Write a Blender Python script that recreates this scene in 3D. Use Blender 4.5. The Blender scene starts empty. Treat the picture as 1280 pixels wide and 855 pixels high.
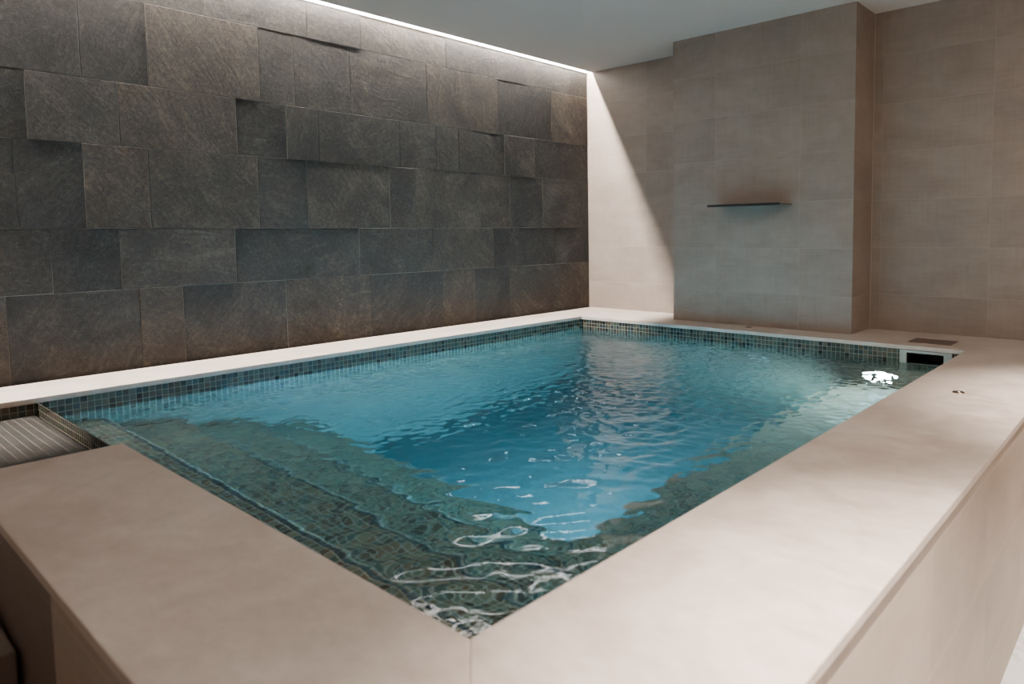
import bpy, bmesh, math, random
import numpy as np
from mathutils import Vector
random.seed(11)
rng = np.random.default_rng(7)
sc = bpy.context.scene
COL = sc.collection
Z0 = 0.80                                   # coping top above the floor

# ------------------------------------------------------------------ node helpers
class NT:
    def __init__(self, name):
        self.m = bpy.data.materials.new(name); self.m.use_nodes = True
        self.t = self.m.node_tree; self.t.nodes.clear()
        self.out = self.t.nodes.new('ShaderNodeOutputMaterial')
    def n(self, typ, **kw):
        nd = self.t.nodes.new('ShaderNode' + typ)
        for k, v in kw.items():
            if k in nd.inputs: self.set(nd.inputs[k], v)
            else: setattr(nd, k, v)
        return nd
    def set(self, sock, v):
        if isinstance(v, bpy.types.NodeSocket): self.t.links.new(v, sock)
        else: sock.default_value = v
    def math(self, op, a, b=0.0, c=None, clamp=False):
        nd = self.t.nodes.new('ShaderNodeMath'); nd.operation = op; nd.use_clamp = clamp
        self.set(nd.inputs[0], a); self.set(nd.inputs[1], b)
        if c is not None: self.set(nd.inputs[2], c)
        return nd.outputs[0]
    def vmath(self, op, a, b):
        nd = self.t.nodes.new('ShaderNodeVectorMath'); nd.operation = op
        self.set(nd.inputs[0], a)
        if op == 'SCALE': self.set(nd.inputs['Scale'], b)
        else: self.set(nd.inputs[1], b)
        return nd.outputs[0]
    def mix(self, f, a, b, blend='MIX'):
        nd = self.t.nodes.new('ShaderNodeMix'); nd.data_type = 'RGBA'; nd.blend_type = blend
        self.set(nd.inputs[0], f); self.set(nd.inputs[6], a); self.set(nd.inputs[7], b)
        return nd.outputs[2]
    def ramp(self, f, stops, interp='LINEAR'):
        nd = self.t.nodes.new('ShaderNodeValToRGB'); nd.color_ramp.interpolation = interp
        el = nd.color_ramp.elements
        while len(el) < len(stops): el.new(0.5)
        for e, (p, c) in zip(el, stops): e.position = p; e.color = c
        self.set(nd.inputs[0], f); return nd.outputs[0]
    def noise(self, vec, scale, detail=4, rough=0.55, dist=0.0):
        nd = self.n('TexNoise', Scale=scale, Detail=detail, Roughness=rough, Distortion=dist)
        if vec is not None: self.set(nd.inputs['Vector'], vec)
        return nd.outputs[0]
    def mrange(self, v, a, b, c, d):
        nd = self.t.nodes.new('ShaderNodeMapRange')
        for i, x in enumerate((v, a, b, c, d)): self.set(nd.inputs[i], x)
        return nd.outputs[0]
    def bsdf(self, color, rough=0.5, bump=None, dist=0.01, strength=1.0, **kw):
        b = self.n('BsdfPrincipled')
        self.set(b.inputs['Base Color'], color); self.set(b.inputs['Roughness'], rough)
        for k, v in kw.items(): self.set(b.inputs[k], v)
        if bump is not None:
            bp = self.n('Bump'); bp.inputs['Distance'].default_value = dist
            bp.inputs['Strength'].default_value = strength
            self.set(bp.inputs['Height'], bump); self.set(b.inputs['Normal'], bp.outputs[0])
        self.t.links.new(b.outputs[0], self.out.inputs[0]); return b

def c(r, g, b): return (r, g, b, 1.0)
def srgb(r, g, b):
    f = lambda v: ((v/255+0.055)/1.055)**2.4 if v > 10 else v/255/12.92
    return (f(r), f(g), f(b), 1.0)

def tile_grid(m, size_u, size_v, gap_u, off=(0., 0.)):
    """uv in metres -> (grout mask 0/1 with soft edge, white-noise colour per tile, uv vector)"""
    uv = m.n('UVMap').outputs[0]
    sep = m.n('SeparateXYZ', Vector=uv)
    u = m.math('DIVIDE', m.math('ADD', sep.outputs[0], off[0]), size_u)
    v = m.math('DIVIDE', m.math('ADD', sep.outputs[1], off[1]), size_v)
    fu = m.math('FRACT', u); fv = m.math('FRACT', v)
    du = m.math('MULTIPLY', m.math('MINIMUM', fu, m.math('SUBTRACT', 1.0, fu)), size_u)
    dv = m.math('MULTIPLY', m.math('MINIMUM', fv, m.math('SUBTRACT', 1.0, fv)), size_v)
    d = m.math('MINIMUM', du, dv)
    tile = m.mrange(d, gap_u*0.8, gap_u*1.4, 0.0, 1.0)
    cmb = m.n('CombineXYZ', X=m.math('FLOOR', u), Y=m.math('FLOOR', v))
    wn = m.n('TexWhiteNoise', Vector=cmb.outputs[0])
    return tile, wn, uv

def mat_mosaic(name, cols, grout, rough=0.25, spec=.5):
    m = NT(name)
    tile, wn, uv = tile_grid(m, .025, .025, .0011)
    stops = [(i/len(cols), k) for i, k in enumerate(cols)]
    base = m.ramp(wn.outputs['Value'], stops, 'CONSTANT')
    nz = m.noise(uv, 90, 5, .6)
    base = m.mix(m.mrange(nz, .3, .75, 0, .55), base, m.mix(1.0, base, c(.45, .5, .48), 'MULTIPLY'))
    col = m.mix(tile, grout, base)
    b = m.bsdf(col, m.mix(tile, c(.8, .8, .8), c(rough, rough, rough)), tile, .0012, .6, **{'Specular IOR Level': spec})
    return m.m

def mat_wall_tile(name, col_a, col_b, grout, off, rough=.55):
    m = NT(name)
    tile, wn, uv = tile_grid(m, .576, .285, .0010, off)
    sep = m.n('SeparateXYZ', Vector=uv)
    shift = m.vmath('ADD', uv, m.vmath('SCALE', wn.outputs['Color'], 37.0))
    st = m.vmath('MULTIPLY', shift, (1.0, 1.9, 1.0))
    n1 = m.noise(st, 3.2, 8, .62, .4)
    n2 = m.noise(m.vmath('MULTIPLY', shift, (14., 1.2, 1.)), 5., 4, .6)
    n3 = m.noise(m.vmath('MULTIPLY', shift, (1.2, 14., 1.)), 5., 4, .6)
    f = m.math('ADD', m.math('MULTIPLY', n1, .6), m.math('MULTIPLY', m.math('ADD', n2, n3), .2))
    base = m.mix(m.mrange(f, .36, .64, 0, 1), col_a, col_b)
    base = m.mix(1.0, base, m.ramp(wn.outputs['Value'], [(0, c(.92, .92, .92)), (1, c(1.03, 1.03, 1.03))]), 'MULTIPLY')
    col = m.mix(tile, grout, base)
    m.bsdf(col, rough, m.math('ADD', m.math('MULTIPLY', tile, .5), m.math('MULTIPLY', n1, .25)), .0018, .35)
    return m.m

def mat_slate():
    m = NT('split_slate')
    at = m.n('Attribute', attribute_name='tile_value')
    rnd = at.outputs['Fac']
    pos = m.n('TexCoord').outputs['Object']
    wn = m.n('TexWhiteNoise', noise_dimensions='1D', W=m.math('MULTIPLY', rnd, 97.3))
    rot = m.n('VectorRotate', rotation_type='X_AXIS')
    m.set(rot.inputs['Vector'], pos); m.set(rot.inputs['Angle'], m.mrange(wn.outputs['Value'], 0, 1, -1.2, 1.2))
    p = m.vmath('ADD', rot.outputs[0], m.vmath('SCALE', wn.outputs['Color'], 40.0))
    warp = m.n('TexNoise', Scale=2.0, Detail=3.0); m.set(warp.inputs['Vector'], p)
    p2 = m.vmath('ADD', p, m.vmath('SCALE', warp.outputs['Color'], .25))
    cloud = m.noise(p2, 3.0, 9, .68, .8)
    streak = m.noise(m.vmath('MULTIPLY', p2, (1., 2.2, 13.)), 2.6, 8, .7, .6)
    fine = m.noise(p, 55, 6, .75)
    grit = m.noise(p, 240, 3, .7)
    ridge = m.math('POWER', m.math('SUBTRACT', 1.0, m.math('ABSOLUTE', m.math('MULTIPLY', m.math('SUBTRACT', streak, .5), 9.0)), clamp=True), 2.0)
    f = m.math('ADD', m.math('MULTIPLY', cloud, .38), m.math('ADD', m.math('MULTIPLY', m.math('ADD', fine, grit), .34), m.math('MULTIPLY', streak, .12)))
    base = m.ramp(f, [(.36, c(.0055, .0049, .0042)), (.47, c(.0175, .0153, .0129)), (.58, c(.043, .0373, .0315)), (.72, c(.112, .0975, .082))])
    warmn = m.noise(p2, 1.6, 4, .6)
    base = m.mix(m.mrange(warmn, .52, .75, 0, .22), base, m.mix(1., base, c(1.35, 1.0, .8), 'MULTIPLY'))
    base = m.mix(m.math('MULTIPLY', ridge, .40), base, c(.02, .02, .02))
    tint = m.ramp(wn.outputs['Value'], [(0, c(.66, .65, .64)), (.35, c(.90, .88, .86)), (.75, c(1.04, 1.0, .95)), (.93, c(1.22, 1.08, .97)), (1, c(1.35, 1.25, 1.14))])
    base = m.mix(1., base, tint, 'MULTIPLY')
    # mortar behind the tiles carries tile_value = 0
    isg = m.math('LESS_THAN', rnd, .001)
    base = m.mix(isg, base, c(.25, .235, .215))
    h = m.math('ADD', m.math('MULTIPLY', cloud, .8), m.math('ADD', m.math('MULTIPLY', streak, .45), m.math('ADD', m.math('MULTIPLY', fine, .30), m.math('MULTIPLY', grit, .16))))
    m.bsdf(base, .74, h, .010, .45, **{'Specular IOR Level': .22})
    return m.m

def mat_stone(name, a, b, rough=.38):
    m = NT(name)
    pos = m.n('TexCoord').outputs['Object']
    n1 = m.noise(pos, 3.5, 8, .62, .7)
    n2 = m.noise(m.vmath('MULTIPLY', pos, (1., 1.8, 1.)), 16, 6, .65, .3)
    f = m.math('ADD', m.math('MULTIPLY', n1, .6), m.math('MULTIPLY', n2, .4))
    col = m.mix(m.mrange(f, .36, .66, 0, 1), a, b)
    spots = m.noise(pos, 38, 2, .5)
    col = m.mix(m.mrange(spots, .70, .78, 0, .35), col, m.mix(1., col, c(.82, .72, .62), 'MULTIPLY'))
    m.bsdf(col, m.mrange(n2, .3, .7, rough-.06, rough+.1), n2, .0015, .25)
    return m.m

def mat_plain(name, col, rough=.5, metal=0., **kw):
    m = NT(name)
    pos = m.n('TexCoord').outputs['Object']
    nz = m.noise(pos, 25, 3, .5)
    m.bsdf(m.mix(m.mrange(nz, .3, .7, 0, .12), col, m.mix(1., col, c(.8, .8, .8), 'MULTIPLY')), rough, Metallic=metal, **kw)
    return m.m

def mat_emit(name, col, s):
    m = NT(name); e = m.n('Emission', Color=col, Strength=s)
    m.t.links.new(e.outputs[0], m.out.inputs[0]); return m.m

def mat_marble():
    m = NT('white_marble_floor')
    pos = m.n('TexCoord').outputs['Object']
    n1 = m.noise(pos, 2.2, 9, .65, 1.6)
    vein = m.math('POWER', m.math('SUBTRACT', 1.0, m.math('ABSOLUTE', m.math('MULTIPLY', m.math('SUBTRACT', n1, .5), 8.)), clamp=True), 2.5)
    cl = m.noise(pos, 5, 6, .6)
    col = m.mix(m.mrange(cl, .35, .65, 0, 1), c(.60, .57, .54), c(.74, .72, .70))
    col = m.mix(m.math('MULTIPLY', vein, .5), col, c(.33, .30, .28))
    m.bsdf(col, .25); return m.m

def mat_water():
    m = NT('pool_water')
    pos = m.n('TexCoord').outputs['Object']
    g = m.n('BsdfGlass', Color=c(1, 1, 1), Roughness=0.0, IOR=1.333)
    nz = m.noise(pos, 34, 4, .55, .5)
    away = m.vmath('SUBTRACT', pos, (1.05, -1.35, 1.5)); far = m.n('VectorMath', operation='LENGTH'); m.set(far.inputs[0], m.vmath('MULTIPLY', away, (1., 1., 0.)))
    nz = m.math('MULTIPLY', nz, m.mrange(far.outputs['Value'], .5, 1.5, .25, 1.0))
    bp = m.n('Bump'); bp.inputs['Distance'].default_value = .0030; bp.inputs['Strength'].default_value = .5
    m.set(bp.inputs['Height'], nz); m.set(g.inputs['Normal'], bp.outputs[0])
    v = m.n('VolumeAbsorption', Color=c(*WATER_ABS), Density=WATER_DENS)
    m.t.links.new(g.outputs[0], m.out.inputs[0]); m.t.links.new(v.outputs[0], m.out.inputs[1])
    return m.m

WATER_ABS = (.12, .78, .95); WATER_DENS = .5

M = {}
M['slate'] = mat_slate()
M['beige'] = mat_wall_tile('beige_wall_tile', srgb(139, 123, 112), srgb(160, 144, 132), srgb(165, 148, 134), (0., .069))
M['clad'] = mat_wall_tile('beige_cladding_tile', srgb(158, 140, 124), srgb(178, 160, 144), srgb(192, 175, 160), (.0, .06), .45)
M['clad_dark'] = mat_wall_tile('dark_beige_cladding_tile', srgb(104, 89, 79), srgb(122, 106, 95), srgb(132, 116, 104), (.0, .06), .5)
M['coping'] = mat_stone('limestone_coping', srgb(177, 160, 147), srgb(209, 195, 184))
M['ceiling'] = mat_plain('white_ceiling_paint', c(.68, .645, .605), .8)
M['marble'] = mat_marble()
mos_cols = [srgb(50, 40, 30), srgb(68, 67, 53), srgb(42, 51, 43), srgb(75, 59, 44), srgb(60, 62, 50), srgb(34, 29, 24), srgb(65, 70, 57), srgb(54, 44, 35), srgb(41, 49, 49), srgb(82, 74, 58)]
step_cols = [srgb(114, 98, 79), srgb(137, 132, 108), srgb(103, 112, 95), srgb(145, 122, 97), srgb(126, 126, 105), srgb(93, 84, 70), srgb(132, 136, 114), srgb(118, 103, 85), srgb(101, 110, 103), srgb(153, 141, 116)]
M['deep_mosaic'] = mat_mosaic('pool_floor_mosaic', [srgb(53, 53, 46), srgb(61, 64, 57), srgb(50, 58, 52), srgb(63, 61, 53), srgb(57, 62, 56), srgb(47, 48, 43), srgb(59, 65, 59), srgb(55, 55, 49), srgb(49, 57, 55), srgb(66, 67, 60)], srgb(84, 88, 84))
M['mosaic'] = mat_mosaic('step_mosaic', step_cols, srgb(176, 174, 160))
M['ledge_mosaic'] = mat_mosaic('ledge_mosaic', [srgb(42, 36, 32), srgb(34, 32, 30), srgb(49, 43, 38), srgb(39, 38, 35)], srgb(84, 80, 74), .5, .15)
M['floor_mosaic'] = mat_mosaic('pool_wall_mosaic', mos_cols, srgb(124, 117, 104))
M['riser_tint'] = mat_mosaic('riser_reflection_tint', [srgb(76, 98, 104), srgb(66, 84, 86), srgb(86, 108, 110), srgb(62, 74, 76)], srgb(100, 112, 110))
M['black'] = mat_plain('black_powder_coat', c(.006, .006, .006), .35)
M['grey_edge'] = mat_plain('dark_grey_edge', c(.09, .09, .09), .45)
M['white_plastic'] = mat_plain('pale_grey_plastic', srgb(150, 152, 146), .4)
M['dark_plastic'] = mat_plain('dark_skimmer_recess', c(.006, .009, .009), .4)
M['brown'] = mat_plain('brown_stone_lid', srgb(104, 84, 74), .5)
M['bronze'] = mat_plain('bronze', c(.12, .085, .06), .35, .9)
M['steel'] = mat_plain('steel', c(.6, .6, .58), .25, 1.)
M['alu'] = mat_plain('aluminium', c(.7, .7, .7), .4, 1.)
M['slot_glow'] = mat_emit('glow_strip', c(1.0, .97, .93), 30.)
M['led'] = mat_emit('led_white', c(1.0, .94, .875), 2700.)
M['lens'] = mat_emit('pool_lamp_white', c(.90, .97, 1.), 3000.)
M['lens2'] = mat_emit('pool_lamp_blue_white', c(.44, .75, 1.), 9500.)
M['patch_glow'] = mat_emit('patch_glow_soft_blue', c(.62, .88, 1.), 2600.)
M['water'] = mat_water()

# ------------------------------------------------------------------ object helpers
def thing(name, loc, label=None, cat=None, group=None, kind=None):
    o = bpy.data.objects.new(name, None); COL.objects.link(o)
    o.location = (loc[0], loc[1], loc[2] + Z0); o.empty_display_size = .1
    tag(o, label, cat, group, kind); return o
def tag(o, label=None, cat=None, group=None, kind=None):
    for k, v in (('label', label), ('category', cat), ('group', group), ('kind', kind)):
        if v: o[k] = v
    return o
WORLD = {}
def obj(name, bm, mat, parent=None, smooth=False, uv=None):
    """vertices are given in coping-top coordinates; origin moved to the base centre"""
    me = bpy.data.meshes.new(name)
    vs = [v.co for v in bm.verts]
    lo = Vector([min(v[i] for v in vs) for i in range(3)]); hi = Vector([max(v[i] for v in vs) for i in range(3)])
    org = Vector(((lo.x+hi.x)/2, (lo.y+hi.y)/2, lo.z))
    if uv == 'box':
        L = bm.loops.layers.uv.get('UVMap') or bm.loops.layers.uv.new('UVMap')
        bm.normal_update()
        for f in bm.faces:
            n = f.normal; a = [abs(x) for x in n]; k = a.index(max(a))
            for l in f.loops:
                p = l.vert.co
                l[L].uv = ((p.y, p.z) if k == 0 else (p.x, p.z) if k == 1 else (p.x, p.y))
    for v in bm.verts: v.co -= org
    bm.to_mesh(me); bm.free()
    for p in me.polygons: p.use_smooth = smooth
    mats = mat if isinstance(mat, (list, tuple)) else [mat]
    for k in mats: me.materials.append(k)
    o = bpy.data.objects.new(name, me); COL.objects.link(o)
    W = Vector((org.x, org.y, org.z + Z0)); WORLD[o.name] = W
    if parent:
        o.parent = parent
        pw = WORLD.get(parent.name, parent.location)
        o.location = W - Vector(pw)
    else: o.location = W
    return o
def box(bm, x0, x1, y0, y1, z0, z1, bevel=0., segs=2):
    r = bmesh.ops.create_cube(bm, size=1.)
    for v in r['verts']:
        v.co = Vector(((x0+x1)/2+v.co.x*(x1-x0), (y0+y1)/2+v.co.y*(y1-y0), (z0+z1)/2+v.co.z*(z1-z0)))
    if bevel:
        es = list({e for v in r['verts'] for e in v.link_edges})
        bmesh.ops.bevel(bm, geom=es, offset=bevel, segments=segs, profile=.5, affect='EDGES')
    return bm
def nbox(*a, **k): return box(bmesh.new(), *a, **k)
def prism(bm, poly, z0, z1):
    lo = [bm.verts.new((x, y, z0)) for x, y in poly]; hi = [bm.verts.new((x, y, z1)) for x, y in poly]
    n = len(poly); bm.faces.new(hi); bm.faces.new(lo[::-1])
    for i in range(n): bm.faces.new((lo[i], lo[(i+1) % n], hi[(i+1) % n], hi[i]))
    bmesh.ops.recalc_face_normals(bm, faces=bm.faces[:]); return bm
def quad(bm, pts, uvf=None):
    f = bm.faces.new([bm.verts.new(p) for p in pts])
    if uvf:
        L = bm.loops.layers.uv.get('UVMap') or bm.loops.layers.uv.new('UVMap')
        for l in f.loops: l[L].uv = uvf(l.vert.co)
    return f
def disc(bm, cx, cy, cz, r, axis, d0, d1, segs=40, r1=None):
    """capped cylinder / cone along an axis vector index (0 x, 1 y, 2 z), from d0 to d1"""
    rings = []
    for d, rr in ((d0, r), (d1, r if r1 is None else r1)):
        ring = []
        for i in range(segs):
            a = 2*math.pi*i/segs; p = [0, 0, 0]; o1, o2 = [(1, 2), (0, 2), (0, 1)][axis]
            p[o1] = (cx, cy, cz)[o1]+rr*math.cos(a); p[o2] = (cx, cy, cz)[o2]+rr*math.sin(a); p[axis] = (cx, cy, cz)[axis]+d
            ring.append(bm.verts.new(p))
        rings.append(ring)
    a, b = rings
    for i in range(segs): bm.faces.new((a[i], a[(i+1) % segs], b[(i+1) % segs], b[i]))
    bm.faces.new(b); bm.faces.new(a[::-1])
    bmesh.ops.recalc_face_normals(bm, faces=bm.faces[:]); return bm
def torus(bm, ctr, axis, R, r, n=40, k=10):
    o1, o2 = [(1, 2), (0, 2), (0, 1)][axis]; g = []
    for i in range(n):
        a = 2*math.pi*i/n; row = []
        for j in range(k):
            b = 2*math.pi*j/k; p = list(ctr); rr = R+r*math.cos(b)
            p[o1] += rr*math.cos(a); p[o2] += rr*math.sin(a); p[axis] += r*math.sin(b); row.append(bm.verts.new(p))
        g.append(row)
    for i in range(n):
        for j in range(k): bm.faces.new((g[i][j], g[(i+1) % n][j], g[(i+1) % n][(j+1) % k], g[i][(j+1) % k]))
    bmesh.ops.recalc_face_normals(bm, faces=bm.faces[:]); return bm
def extrude_x(profile, x0, x1, round_idx=(), r=.015, cap=True):
    """profile: list of (y,z) (open or closed loop) extruded along x with uv = (x, arc length); listed corners are rounded"""
    pts = []
    n = len(profile)
    for i, p in enumerate(profile):
        if i in round_idx and 0 < i < n-1:
            p = Vector(p); a = (Vector(profile[i-1])-p).normalized(); b = (Vector(profile[i+1])-p).normalized()
            s = p+a*r; e = p+b*r; ctr = p+(a+b)*r
            for k in range(6):
                t = k/5; q = s.lerp(e, t); d = (q-ctr).normalized(); pts.append(tuple(ctr+d*r))
        else: pts.append(tuple(p))
    bm = bmesh.new(); L = bm.loops.layers.uv.new('UVMap')
    s = 0.; acc = [0.]
    for i in range(1, len(pts)):
        s += (Vector(pts[i])-Vector(pts[i-1])).length; acc.append(s)
    A = [bm.verts.new((x0, y, z)) for y, z in pts]; B = [bm.verts.new((x1, y, z)) for y, z in pts]
    for i in range(len(pts)-1):
        f = bm.faces.new((A[i], B[i], B[i+1], A[i+1]))
        for l, (x, a) in zip(f.loops, ((x0, acc[i]), (x1, acc[i]), (x1, acc[i+1]), (x0, acc[i+1]))): l[L].uv = (x, a)
    if cap:
        for ring in (A, B):
            f = bm.faces.new(ring)
            for l in f.loops: l[L].uv = (l.vert.co.y, l.vert.co.z)
        f = bm.faces.new((A[0], A[-1], B[-1], B[0]))
        for l in f.loops: l[L].uv = (l.vert.co.x, l.vert.co.z+l.vert.co.y)
        bmesh.ops.recalc_face_normals(bm, faces=bm.faces[:])
    return bm

# ------------------------------------------------------------------ dimensions (m), z = 0 at coping top
a, b = .372, .544                       # inner coping edges: x = a (slate side), y = -b (back)
XR, YF = 2.887, -3.788                  # inner coping edges: right, front
XO, YO = 3.314, -4.156                  # outer coping edges
XG = 1.32                               # left end of the front coping (entry gap)
H, SLOT = 1.90, .055
WL = -.090
CT = .022
FLOOR, DEEP = -Z0, -1.62
PX0, PX1, PY = 1.025, 2.247, -.318      # pier
RX1, RY0 = 5.2, -6.6                    # room extents
BX0, BX1, BY0, BY1 = a-.010, XR+.010, YF-.010, -b+.010   # basin walls

# ------------------------------------------------------------------ slate wall
def slate_wall():
    bm = bmesh.new(); lay = bm.faces.layers.float.new('tile_value')
    rows = [(1.700, 1.898), (1.318, 1.700), (1.030, 1.318), (.654, 1.030), (.373, .654), (-.004, .373)]
    joints = [[-2.965, -2.423, -2.086, -1.454, -.701], [-3.495, -3.227, -2.698, -2.508, -2.165, -1.615, -.993, -.439],
              [-3.70, -3.358, -2.828, -2.563, -2.375, -1.833, -1.551, -1.36, -.939, -.617],
              [-3.751, -3.507, -3.247, -2.728, -2.453, -1.916, -1.725, -1.171, -.894, -.547],
              [-3.644, -3.381, -2.862, -2.137, -1.599, -1.055, -.765, -.421],
              [-3.809, -3.315, -3.124, -2.599, -2.244, -2.067, -1.522, -1.246, -.899, -.364]]
    k = 0
    for (z0, z1), js in zip(rows, joints):
        js = list(js); y = js[0]
        while y > RY0: y -= random.choice((.2, .35, .5, .55)); js.insert(0, max(y, RY0))
        js.append(-.001)
        for y0, y1 in zip(js[:-1], js[1:]):
            if y1-y0 < .03: continue
            k += 1; val = random.uniform(.02, 1.)
            dep = random.choice((.0006, .0010, .0014, .0018, .0022)); t1, t2 = random.uniform(-.0004, .0004), random.uniform(-.0003, .0003)
            gy = random.choice((.0001, .0001, .0004, .0012)); gz = random.choice((.0001, .0003, .0008))
            r = bmesh.ops.create_cube(bm, size=1.)
            for v in r['verts']:
                s = v.co.copy()
                x = -.02 if s.x < 0 else dep + t1*s.y*2 + t2*s.z*2
                v.co = Vector((x, (y0+gy if s.y < 0 else y1-gy), (z0+gz if s.z < 0 else z1-gz)))
            es = [e for e in {e for v in r['verts'] for e in v.link_edges} if all(v.co.x > -.019 for v in e.verts)]
            before = set(bm.faces)-set(f for v in r['verts'] for f in v.link_faces)
            bmesh.ops.bevel(bm, geom=es, offset=.0012, segments=1, affect='EDGES')
            for f in set(bm.faces)-before: f[lay] = val
    box(bm, -.06, -.0006, RY0, 0., FLOOR, 2.14)
    bm.faces.ensure_lookup_table()
    return bm
tag(obj('gap_reflector', nbox(-.0005, .0015, RY0, -.001, 1.899, 2.139), M['ceiling']), kind='structure')  # white board added inside the gap as a reflector for the water
tag(obj('wall_left', slate_wall(), M['slate']), kind='structure')

# ------------------------------------------------------------------ beige walls, pier, ceiling, floor
def back_wall():
    bm = bmesh.new(); f = lambda p: (p.x, p.z)
    for x0, x1 in ((0, PX0), (PX1, RX1)):
        quad(bm, [(x0, 0, FLOOR), (x1, 0, FLOOR), (x1, 0, 2.14), (x0, 0, 2.14)], f)
    quad(bm, [(PX0, 0, H), (PX1, 0, H), (PX1, 0, 2.14), (PX0, 0, 2.14)], f)
    quad(bm, [(-.06, .08, FLOOR), (RX1, .08, FLOOR), (RX1, .08, 2.14), (-.06, .08, 2.14)], f)
    return bm
tag(obj('wall_back', back_wall(), M['beige']), kind='structure')
bm = bmesh.new()
g = lambda p: (p.x-1.349+.576*2+.0, p.z)
quad(bm, [(PX0, PY, 0), (PX1, PY, 0), (PX1, PY, H), (PX0, PY, H)], lambda p: (p.x-1.349+1.152, p.z))
quad(bm, [(PX1, PY, 0), (PX1, 0, 0), (PX1, 0, H), (PX1, PY, H)], lambda p: (p.y+.318+.02, p.z))
quad(bm, [(PX0, 0, 0), (PX0, PY, 0), (PX0, PY, H), (PX0, 0, H)], lambda p: (p.y+.318+.02, p.z))
tag(obj('wall_pier', bm, M['beige']), kind='structure')
bm = bmesh.new()
quad(bm, [(RX1, 0, FLOOR), (RX1, RY0, FLOOR), (RX1, RY0, 2.14), (RX1, 0, 2.14)], lambda p: (p.y, p.z))
tag(obj('wall_right', bm, M['beige']), kind='structure')
bm = bmesh.new()
quad(bm, [(RX1, RY0, FLOOR), (-.06, RY0, FLOOR), (-.06, RY0, 2.14), (RX1, RY0, 2.14)], lambda p: (p.x, p.z))
tag(obj('wall_front', bm, M['beige']), kind='structure')
bm = bmesh.new()
box(bm, SLOT, RX1, RY0, -.0005, H, H+.025)          # the lowered ceiling, open along the slate wall
box(bm, -.06, RX1, RY0, 0., 2.14, 2.2)              # slab above the gap
box(bm, .32, .34, RY0, 0., H+.025, 2.14)            # end of the gap
tag(obj('ceiling', bm, M['ceiling']), kind='structure')
bm = bmesh.new(); box(bm, XO-.008, RX1, RY0, 0, FLOOR-.05, FLOOR); box(bm, 0, XO-.008, RY0, YO+.008, FLOOR-.05, FLOOR)
tag(obj('floor', bm, M['marble']), kind='structure')

tag(obj('trim_1', nbox(PX1, PX1+.004, -.004, 0, 0, H), mat_plain('light_sealant', srgb(176, 160, 145), .5)), kind='structure')
# ------------------------------------------------------------------ the pool
pool = thing('swimming_pool', ((a+XR)/2, (-b+YF)/2, FLOOR), 'raised rectangular plunge pool lined with mosaic and edged in pale stone', 'swimming pool')
SKX0, SKX1, SKZ0, SKZ1 = 2.612, 2.789, -.098, -.037
def basin():
    bm = bmesh.new(); bm.loops.layers.uv.new('UVMap'); top = -CT+.002
    quad(bm, [(BX0, BY1, top), (BX0, BY0, top), (BX0, BY0, DEEP), (BX0, BY1, DEEP)][::-1], lambda p: (p.y-BY1, p.z+.0225))
    quad(bm, [(BX0, BY0, top), (BX0, -6.2, top), (BX0, -6.2, FLOOR), (BX0, BY0, FLOOR)][::-1], lambda p: (p.y-BY1, p.z+.0225))
    quad(bm, [(BX1, BY0, top), (BX1, BY1, top), (BX1, BY1, DEEP), (BX1, BY0, DEEP)][::-1], lambda p: (p.y-BY1, p.z+.0225))
    quad(bm, [(BX0, BY0, top), (BX1, BY0, top), (BX1, BY0, DEEP), (BX0, BY0, DEEP)][::-1], lambda p: (p.x-BX0, p.z+.0225))
    for x0, x1, z0, z1 in ((BX0, SKX0, DEEP, top), (SKX1, BX1, DEEP, top), (SKX0, SKX1, DEEP, SKZ0), (SKX0, SKX1, SKZ1, top)):
        quad(bm, [(x1, BY1, z1), (x0, BY1, z1), (x0, BY1, z0), (x1, BY1, z0)], lambda p: (p.x-BX0, p.z+.0225))
    return bm
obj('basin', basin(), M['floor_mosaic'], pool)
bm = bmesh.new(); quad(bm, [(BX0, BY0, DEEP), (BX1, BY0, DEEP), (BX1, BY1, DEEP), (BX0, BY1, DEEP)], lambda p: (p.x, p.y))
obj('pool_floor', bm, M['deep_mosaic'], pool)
# stone edge in four slabs, mitred at the corners
cop = [
    [(0.018, -6.2), (a, -6.2), (a, -b), (0.018, -.001)],
    [(0.018, -.001), (a, -b), (XR, -b), (PX1+.2, -.001)],
    [(PX1+.2, -.001), (XR, -b), (XR, YF), (XO, YO), (XO, -.001)],
    [(XG, YF), (XG, YO), (XO, YO), (XR, YF)],
]
def slab(poly, i):
    # pull mitres back a hair so the joint shows
    ctr = Vector((sum(p[0] for p in poly)/len(poly), sum(p[1] for p in poly)/len(poly)))
    bm = bmesh.new(); prism(bm, poly, -CT, 0)
    return bm
for i, poly in enumerate(cop):
    o = obj('coping', slab(poly, i), M['coping'], pool)
    bv = o.modifiers.new('edge', 'BEVEL'); bv.width = .0025; bv.segments = 2; bv.limit_method = 'ANGLE'
# outer cladding
obj('cladding', nbox(XO-.018, XO-.008, YO+.018, -.001, FLOOR, -CT), M['clad'], pool, uv='box')
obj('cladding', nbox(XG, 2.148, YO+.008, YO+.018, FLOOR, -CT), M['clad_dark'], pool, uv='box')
obj('cladding', nbox(2.150, XO-.008, YO+.008, YO+.018, FLOOR, -CT), M['clad'], pool, uv='box')
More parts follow.
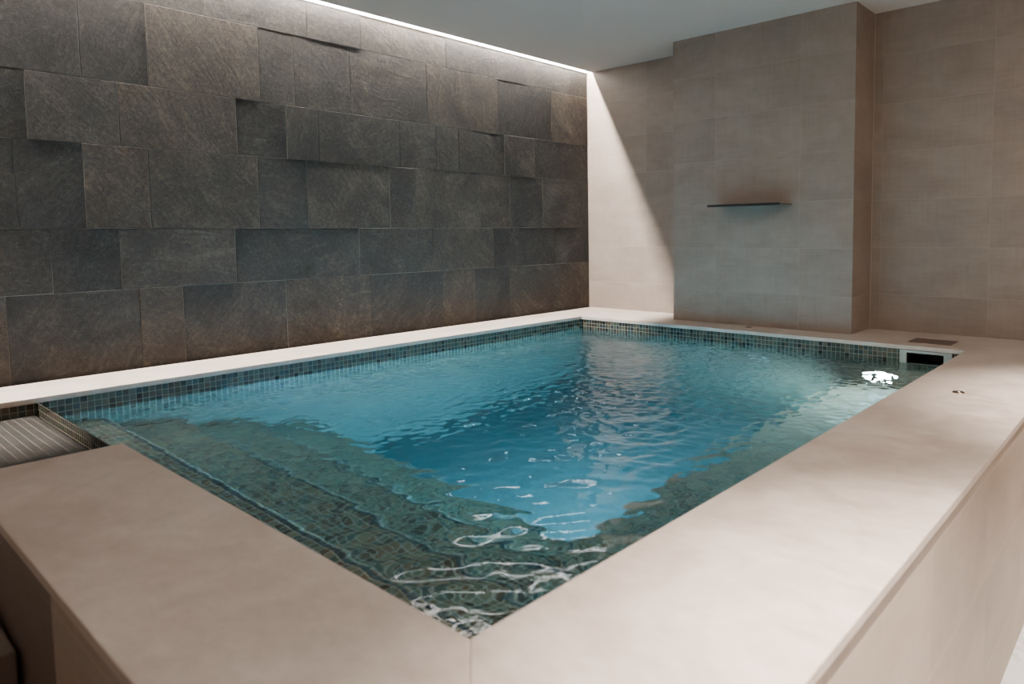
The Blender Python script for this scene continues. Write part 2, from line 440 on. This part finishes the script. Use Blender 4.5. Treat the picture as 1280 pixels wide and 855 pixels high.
# steps down into the water, bench, entry ledge
nose = [YF-.01, -3.57, -3.285, -2.995, -2.71]; tz = [-.25, -.475, -.70, -.93]
for k in range(4):
    z1 = tz[k]; z0 = tz[k+1] if k < 3 else DEEP
    prof = [(nose[0]+.001, z0+.0005), (nose[0]+.001, z1), (nose[k+1], z1), (nose[k+1], z0+.0005)]
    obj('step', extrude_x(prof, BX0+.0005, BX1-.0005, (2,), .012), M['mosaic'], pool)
for st_, k in zip([o for o in bpy.data.objects if o.name.split('.')[0] == 'step'], range(4)):
    obj('reflection_strip', nbox(BX0+.001, BX1-.001, nose[k+1]-.024, nose[k+1]-.013, tz[k]-.003, tz[k]+.0008), M['riser_tint'], st_, uv='box')  # bluish strip added in place of the riser's reflection along each edge
bm = nbox(2.29, BX1-.0005, nose[3]+.0008, BY1-.0005, DEEP+.0005, -.70, bevel=.008)
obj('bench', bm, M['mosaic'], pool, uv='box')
prof = [(YO, FLOOR), (YO, -.066), (YF-.0105, -.066), (YF-.0105, FLOOR)]
obj('entry_ledge', extrude_x(prof, BX0+.0005, XG-.001, (1, 2), .02), M['ledge_mosaic'], pool)
# skimmer on the back wall
sk = obj('skimmer', (lambda bm: (box(bm, 2.577, SKX0, BY1-.012, BY1-.0002, -.109, -.0235, bevel=.002),
                                 box(bm, SKX1, 2.826, BY1-.012, BY1-.0002, -.109, -.0235, bevel=.002),
                                 box(bm, SKX0, SKX1, BY1-.012, BY1-.0002, -.109, SKZ0, bevel=.001),
                                 box(bm, SKX0, SKX1, BY1-.012, BY1-.0002, SKZ1, -.0235, bevel=.001), bm)[-1])(bmesh.new()), M['white_plastic'], pool)
bm = bmesh.new(); y0, y1 = BY1-.001, BY1+.16
P = [(SKX0, SKZ0), (SKX1, SKZ0), (SKX1, SKZ1), (SKX0, SKZ1)]
for i in range(4):
    (x0, z0), (x1, z1) = P[i], P[(i+1) % 4]; quad(bm, [(x0, y0, z0), (x1, y0, z1), (x1, y1, z1), (x0, y1, z0)])
quad(bm, [(x, y1, z) for x, z in P])
obj('throat', bm, M['dark_plastic'], sk)
# underwater lamps
def lamp(axis, ctr, sgn, mat, r):
    l = obj('underwater_lamp', torus(bmesh.new(), (ctr[0]+(sgn*.006 if axis == 0 else 0), ctr[1]+(sgn*.006 if axis == 1 else 0), ctr[2]), axis, r+.012, .010), M['steel'], pool, smooth=True)
    obj('lens', disc(bmesh.new(), *ctr, r, axis, sgn*.001, sgn*.010, r1=r*.92), mat, l)
lamp(1, (2.48, BY1, -.50), -1, M['lens'], .045)
lamp(0, (2.29, -2.20, -.95), -1, M['lens2'], .055)
lamp(0, (2.29, -.78, -.88), -1, M['patch_glow'], .055)  # unseen lamp added to brighten a patch on the back wall
# inlet nozzle
bm = torus(bmesh.new(), (1.75, BY1-.004, -.42), 1, .03, .008); disc(bm, 1.75, BY1, -.42, .012, 1, -.02, -.001, 20)
obj('inlet_nozzle', bm, M['white_plastic'], pool, smooth=False)

# ------------------------------------------------------------------ water
def water():
    x0, x1, y0, y1 = BX0-.004, BX1+.004, BY0-.004, BY1+.004
    nx, ny = 460, 590
    X, Y = np.meshgrid(np.linspace(x0, x1, nx), np.linspace(y0, y1, ny))
    h = np.zeros_like(X)
    def waves(n, l0, l1, slope, d0=None, spread=math.pi, seed=None):
        rng = np.random.default_rng(seed if seed is not None else int(n*1000+l0*1e4+l1*1e3))
        s = np.zeros_like(X)
        for _ in range(n):
            lam = math.exp(rng.uniform(math.log(l0), math.log(l1))); k = 2*math.pi/lam
            th = rng.uniform(0, 2*math.pi) if d0 is None else rng.normal(d0, spread)
            s += slope*math.sqrt(2./n)/k*np.cos(k*(X*math.cos(th)+Y*math.sin(th))+rng.uniform(0, 6.283))
        return s
    def blob(cx, cy, sx, sy): return np.exp(-((X-cx)/sx)**2-((Y-cy)/sy)**2)
    h += waves(40, .10, .45, .030)
    h += waves(80, .030, .08, .060)*(1-.85*blob(2.6, -3.5, .8, .6))
    jet = blob(2.35, -1.2, .45, .75)+blob(1.75, -1.0, .5, .5)
    h += waves(80, .025, .10, .17)*np.clip(jet, 0, 1.1)
    h += waves(80, .025, .09, .15)*blob(1.9, -2.0, 1.0, .9)
    h += waves(40, .075, .16, .070, -.78, .5, seed=5)*blob(2.6, -3.4, .55, .6)
    h += waves(40, .06, .13, .05, -.78, .5, seed=9)*blob(2.2, -2.9, .7, .6)
    for cx, cy, A, lam, sig in ((1.75, -1.0, .0024, .12, .5), (2.3, -2.5, .0022, .16, .6)):
        R = np.hypot(X-cx, Y-cy); h += A*np.cos(2*math.pi*R/lam)*np.exp(-(R/sig)**2)
    calm = .45+.55*np.clip((X-.45)/.9, 0, 1)
    calm *= .40+.60*np.clip((Y+3.9-.2*(X-.4))/.7, 0, 1)+.5*blob(2.6, -3.5, .6, .4)
    calm *= .45+.55*np.clip((-.62-Y)/.5, 0, 1)
    h *= calm
    Zs = WL+h
    V = np.stack([X.ravel(), Y.ravel(), Zs.ravel()], 1)
    idx = np.arange(nx*ny).reshape(ny, nx)
    top = np.stack([idx[:-1, :-1].ravel(), idx[:-1, 1:].ravel(), idx[1:, 1:].ravel(), idx[1:, :-1].ravel()], 1)
    ring = np.concatenate([idx[0, :], idx[1:, -1], idx[-1, -2::-1], idx[-2:0:-1, 0]])
    zb = DEEP-.004; nb = len(V)
    low = V[ring].copy(); low[:, 2] = zb
    V = np.vstack([V, low]); m = len(ring)
    i = np.arange(m); j = (i+1) % m
    side = np.stack([ring[j], ring[i], nb+i, nb+j], 1)
    faces = [tuple(map(int, f)) for f in top]+[tuple(map(int, f)) for f in side]+[tuple(int(nb+q) for q in range(m))[::-1]]
    org = np.array([(x0+x1)/2, (y0+y1)/2, zb])
    me = bpy.data.meshes.new('pool_water'); me.from_pydata((V-org).tolist(), [], faces); me.update()
    sm = np.zeros(len(me.polygons), dtype=bool); sm[:len(top)] = True
    me.polygons.foreach_set('use_smooth', sm); me.materials.append(M['water'])
    o = bpy.data.objects.new('pool_water', me); COL.objects.link(o); o.location = (org[0], org[1], org[2]+Z0)
    return o
tag(water(), 'clear blue rippling water filling the raised mosaic pool', 'water', kind='stuff')

# ------------------------------------------------------------------ things on the walls and the stone edge
sh = thing('wall_shelf', (1.635, PY, .766), 'thin black floating shelf on the beige wall pier above the water', 'shelf')
obj('shelf_board', nbox(1.394, 1.877, -.493, PY, .7685, .7735, bevel=.0008), M['grey_edge'], sh)
obj('front_edge', nbox(1.394, 1.877, -.499, -.492, .7640, .7785, bevel=.001), M['black'], sh)
lid = thing('skimmer_lid', (2.69, -.34, 0), 'flat brown rectangular access lid set in the stone above the skimmer', 'access lid')
obj('lid_plate', nbox(2.583, 2.795, -.424, -.258, .0002, .0032, bevel=.001), M['brown'], lid)
obj('finger_hole', disc(bmesh.new(), 2.69, -.34, .0033, .009, 2, 0, .0006, 20), M['black'], lid)
def stud(x, y, label):
    t = thing('deck_stud', (x, y, 0), label, 'metal stud', 'metal studs in the stone edge')
    obj('disc', disc(bmesh.new(), x, y, .0, .022, 2, .0002, .003, 32, .019), M['bronze'], t)
    obj('cap', disc(bmesh.new(), x, y, .0, .008, 2, .003, .0045, 20, .006), M['steel'], t)
stud(3.073, -1.569, 'small round bronze stud alone on the wide right-hand stone edge')
stud(1.628, -.381, 'tiny round bronze stud at the foot of the wall pier below the shelf')
# entry steps outside the pool, in front of the gap
es = thing('entry_steps', (1.12, -4.4, FLOOR), 'brown tiled steps rising to the mosaic entry ledge in the dark left corner', 'steps')
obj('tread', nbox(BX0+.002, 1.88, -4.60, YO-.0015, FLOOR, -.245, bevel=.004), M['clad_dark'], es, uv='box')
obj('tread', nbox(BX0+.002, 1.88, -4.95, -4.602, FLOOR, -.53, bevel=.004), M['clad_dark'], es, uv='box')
# light strip in the ceiling gap
ls = thing('light_strip', (.016, RY0/2, 1.985), 'long white light strip in the ceiling gap along the dark slate wall', 'light strip')
obj('profile', nbox(.010, .022, RY0+.02, -.01, 1.992, 2.004), M['alu'], ls)
obj('diffuser', nbox(.0115, .0205, RY0+.02, -.01, 1.985, 1.992), M['led'], ls)

obj('glow_strip', nbox(.0017, .0030, RY0+.02, -.006, 1.903, 1.932), M['slot_glow'], ls)  # glowing strip added so the ripples mirror bright loops

# ------------------------------------------------------------------ lights
def spot(loc, power, size, color=(1, .86, .74), blend=1., r=.04, aim=None):
    L = bpy.data.lights.new('downlight', 'SPOT'); L.energy = power; L.spot_size = math.radians(size); L.spot_blend = blend
    L.color = color; L.shadow_soft_size = r
    o = bpy.data.objects.new('downlight', L); COL.objects.link(o); o.location = (loc[0], loc[1], loc[2]+Z0)
    if aim: o.rotation_euler = (Vector(aim)-Vector(loc)).to_track_quat('-Z', 'Y').to_euler()
    return o
spot((3.72, -3.42, H-.02), 1080, 60, (1, .90, .82))
spot((3.72, -1.50, H-.02), 620, 54, (1, .90, .82))
def fill_disk(loc, power, r, color=(1, .88, .77)):  # unseen disks added as soft fill for the room and steps
    L = bpy.data.lights.new('ceiling_fill', 'AREA'); L.shape = 'DISK'; L.size = 2*r; L.energy = power; L.color = color
    o = bpy.data.objects.new('ceiling_fill', L); COL.objects.link(o); o.location = (loc[0], loc[1], loc[2]+Z0)
fill_disk((4.25, -2.4, H-.01), 44, .22)
fill_disk((4.2, -3.7, H-.01), 12, .22)

# ------------------------------------------------------------------ world, camera, render settings
w = bpy.data.worlds.new('world'); sc.world = w; w.use_nodes = True
w.node_tree.nodes['Background'].inputs[0].default_value = c(1., .95, .9); w.node_tree.nodes['Background'].inputs[1].default_value = 0.0

C = dict(cx=3.6706, cy=-4.4474, cz=.6063, yaw=.716, pitch=-.0705, roll=-.0116, f=872.46, px=713.68, py=353.77)
cam = bpy.data.cameras.new('camera'); co = bpy.data.objects.new('camera', cam); COL.objects.link(co)
cam.sensor_fit = 'HORIZONTAL'; cam.sensor_width = 36.; cam.lens = C['f']/1280*36.
cam.shift_x = -(C['px']-640)/1280; cam.shift_y = (C['py']-427.5)/1280
cy, sy, cp, sp, cr, sr = [f(C[k]) for k in ('yaw', 'pitch', 'roll') for f in (math.cos, math.sin)]
fw = Vector((-sy*cp, cy*cp, sp)); rt = Vector((cy, sy, 0)); up = rt.cross(fw)
r2 = rt*cr+up*sr; u2 = up*cr-rt*sr
from mathutils import Matrix
co.matrix_world = Matrix(((r2.x, u2.x, -fw.x, C['cx']), (r2.y, u2.y, -fw.y, C['cy']), (r2.z, u2.z, -fw.z, C['cz']+Z0), (0, 0, 0, 1)))
cam.clip_start = .02
cam.dof.use_dof = True; cam.dof.focus_distance = 3.8; cam.dof.aperture_fstop = 3.2
sc.camera = co
sc.view_settings.view_transform = 'AgX'
try: sc.view_settings.look = 'None'
except Exception: pass
sc.view_settings.exposure = 0.
sc.cycles.max_bounces = 14; sc.cycles.diffuse_bounces = 6; sc.cycles.glossy_bounces = 6; sc.cycles.transmission_bounces = 10
sc.cycles.sample_clamp_indirect = 6.; sc.cycles.use_denoising = True
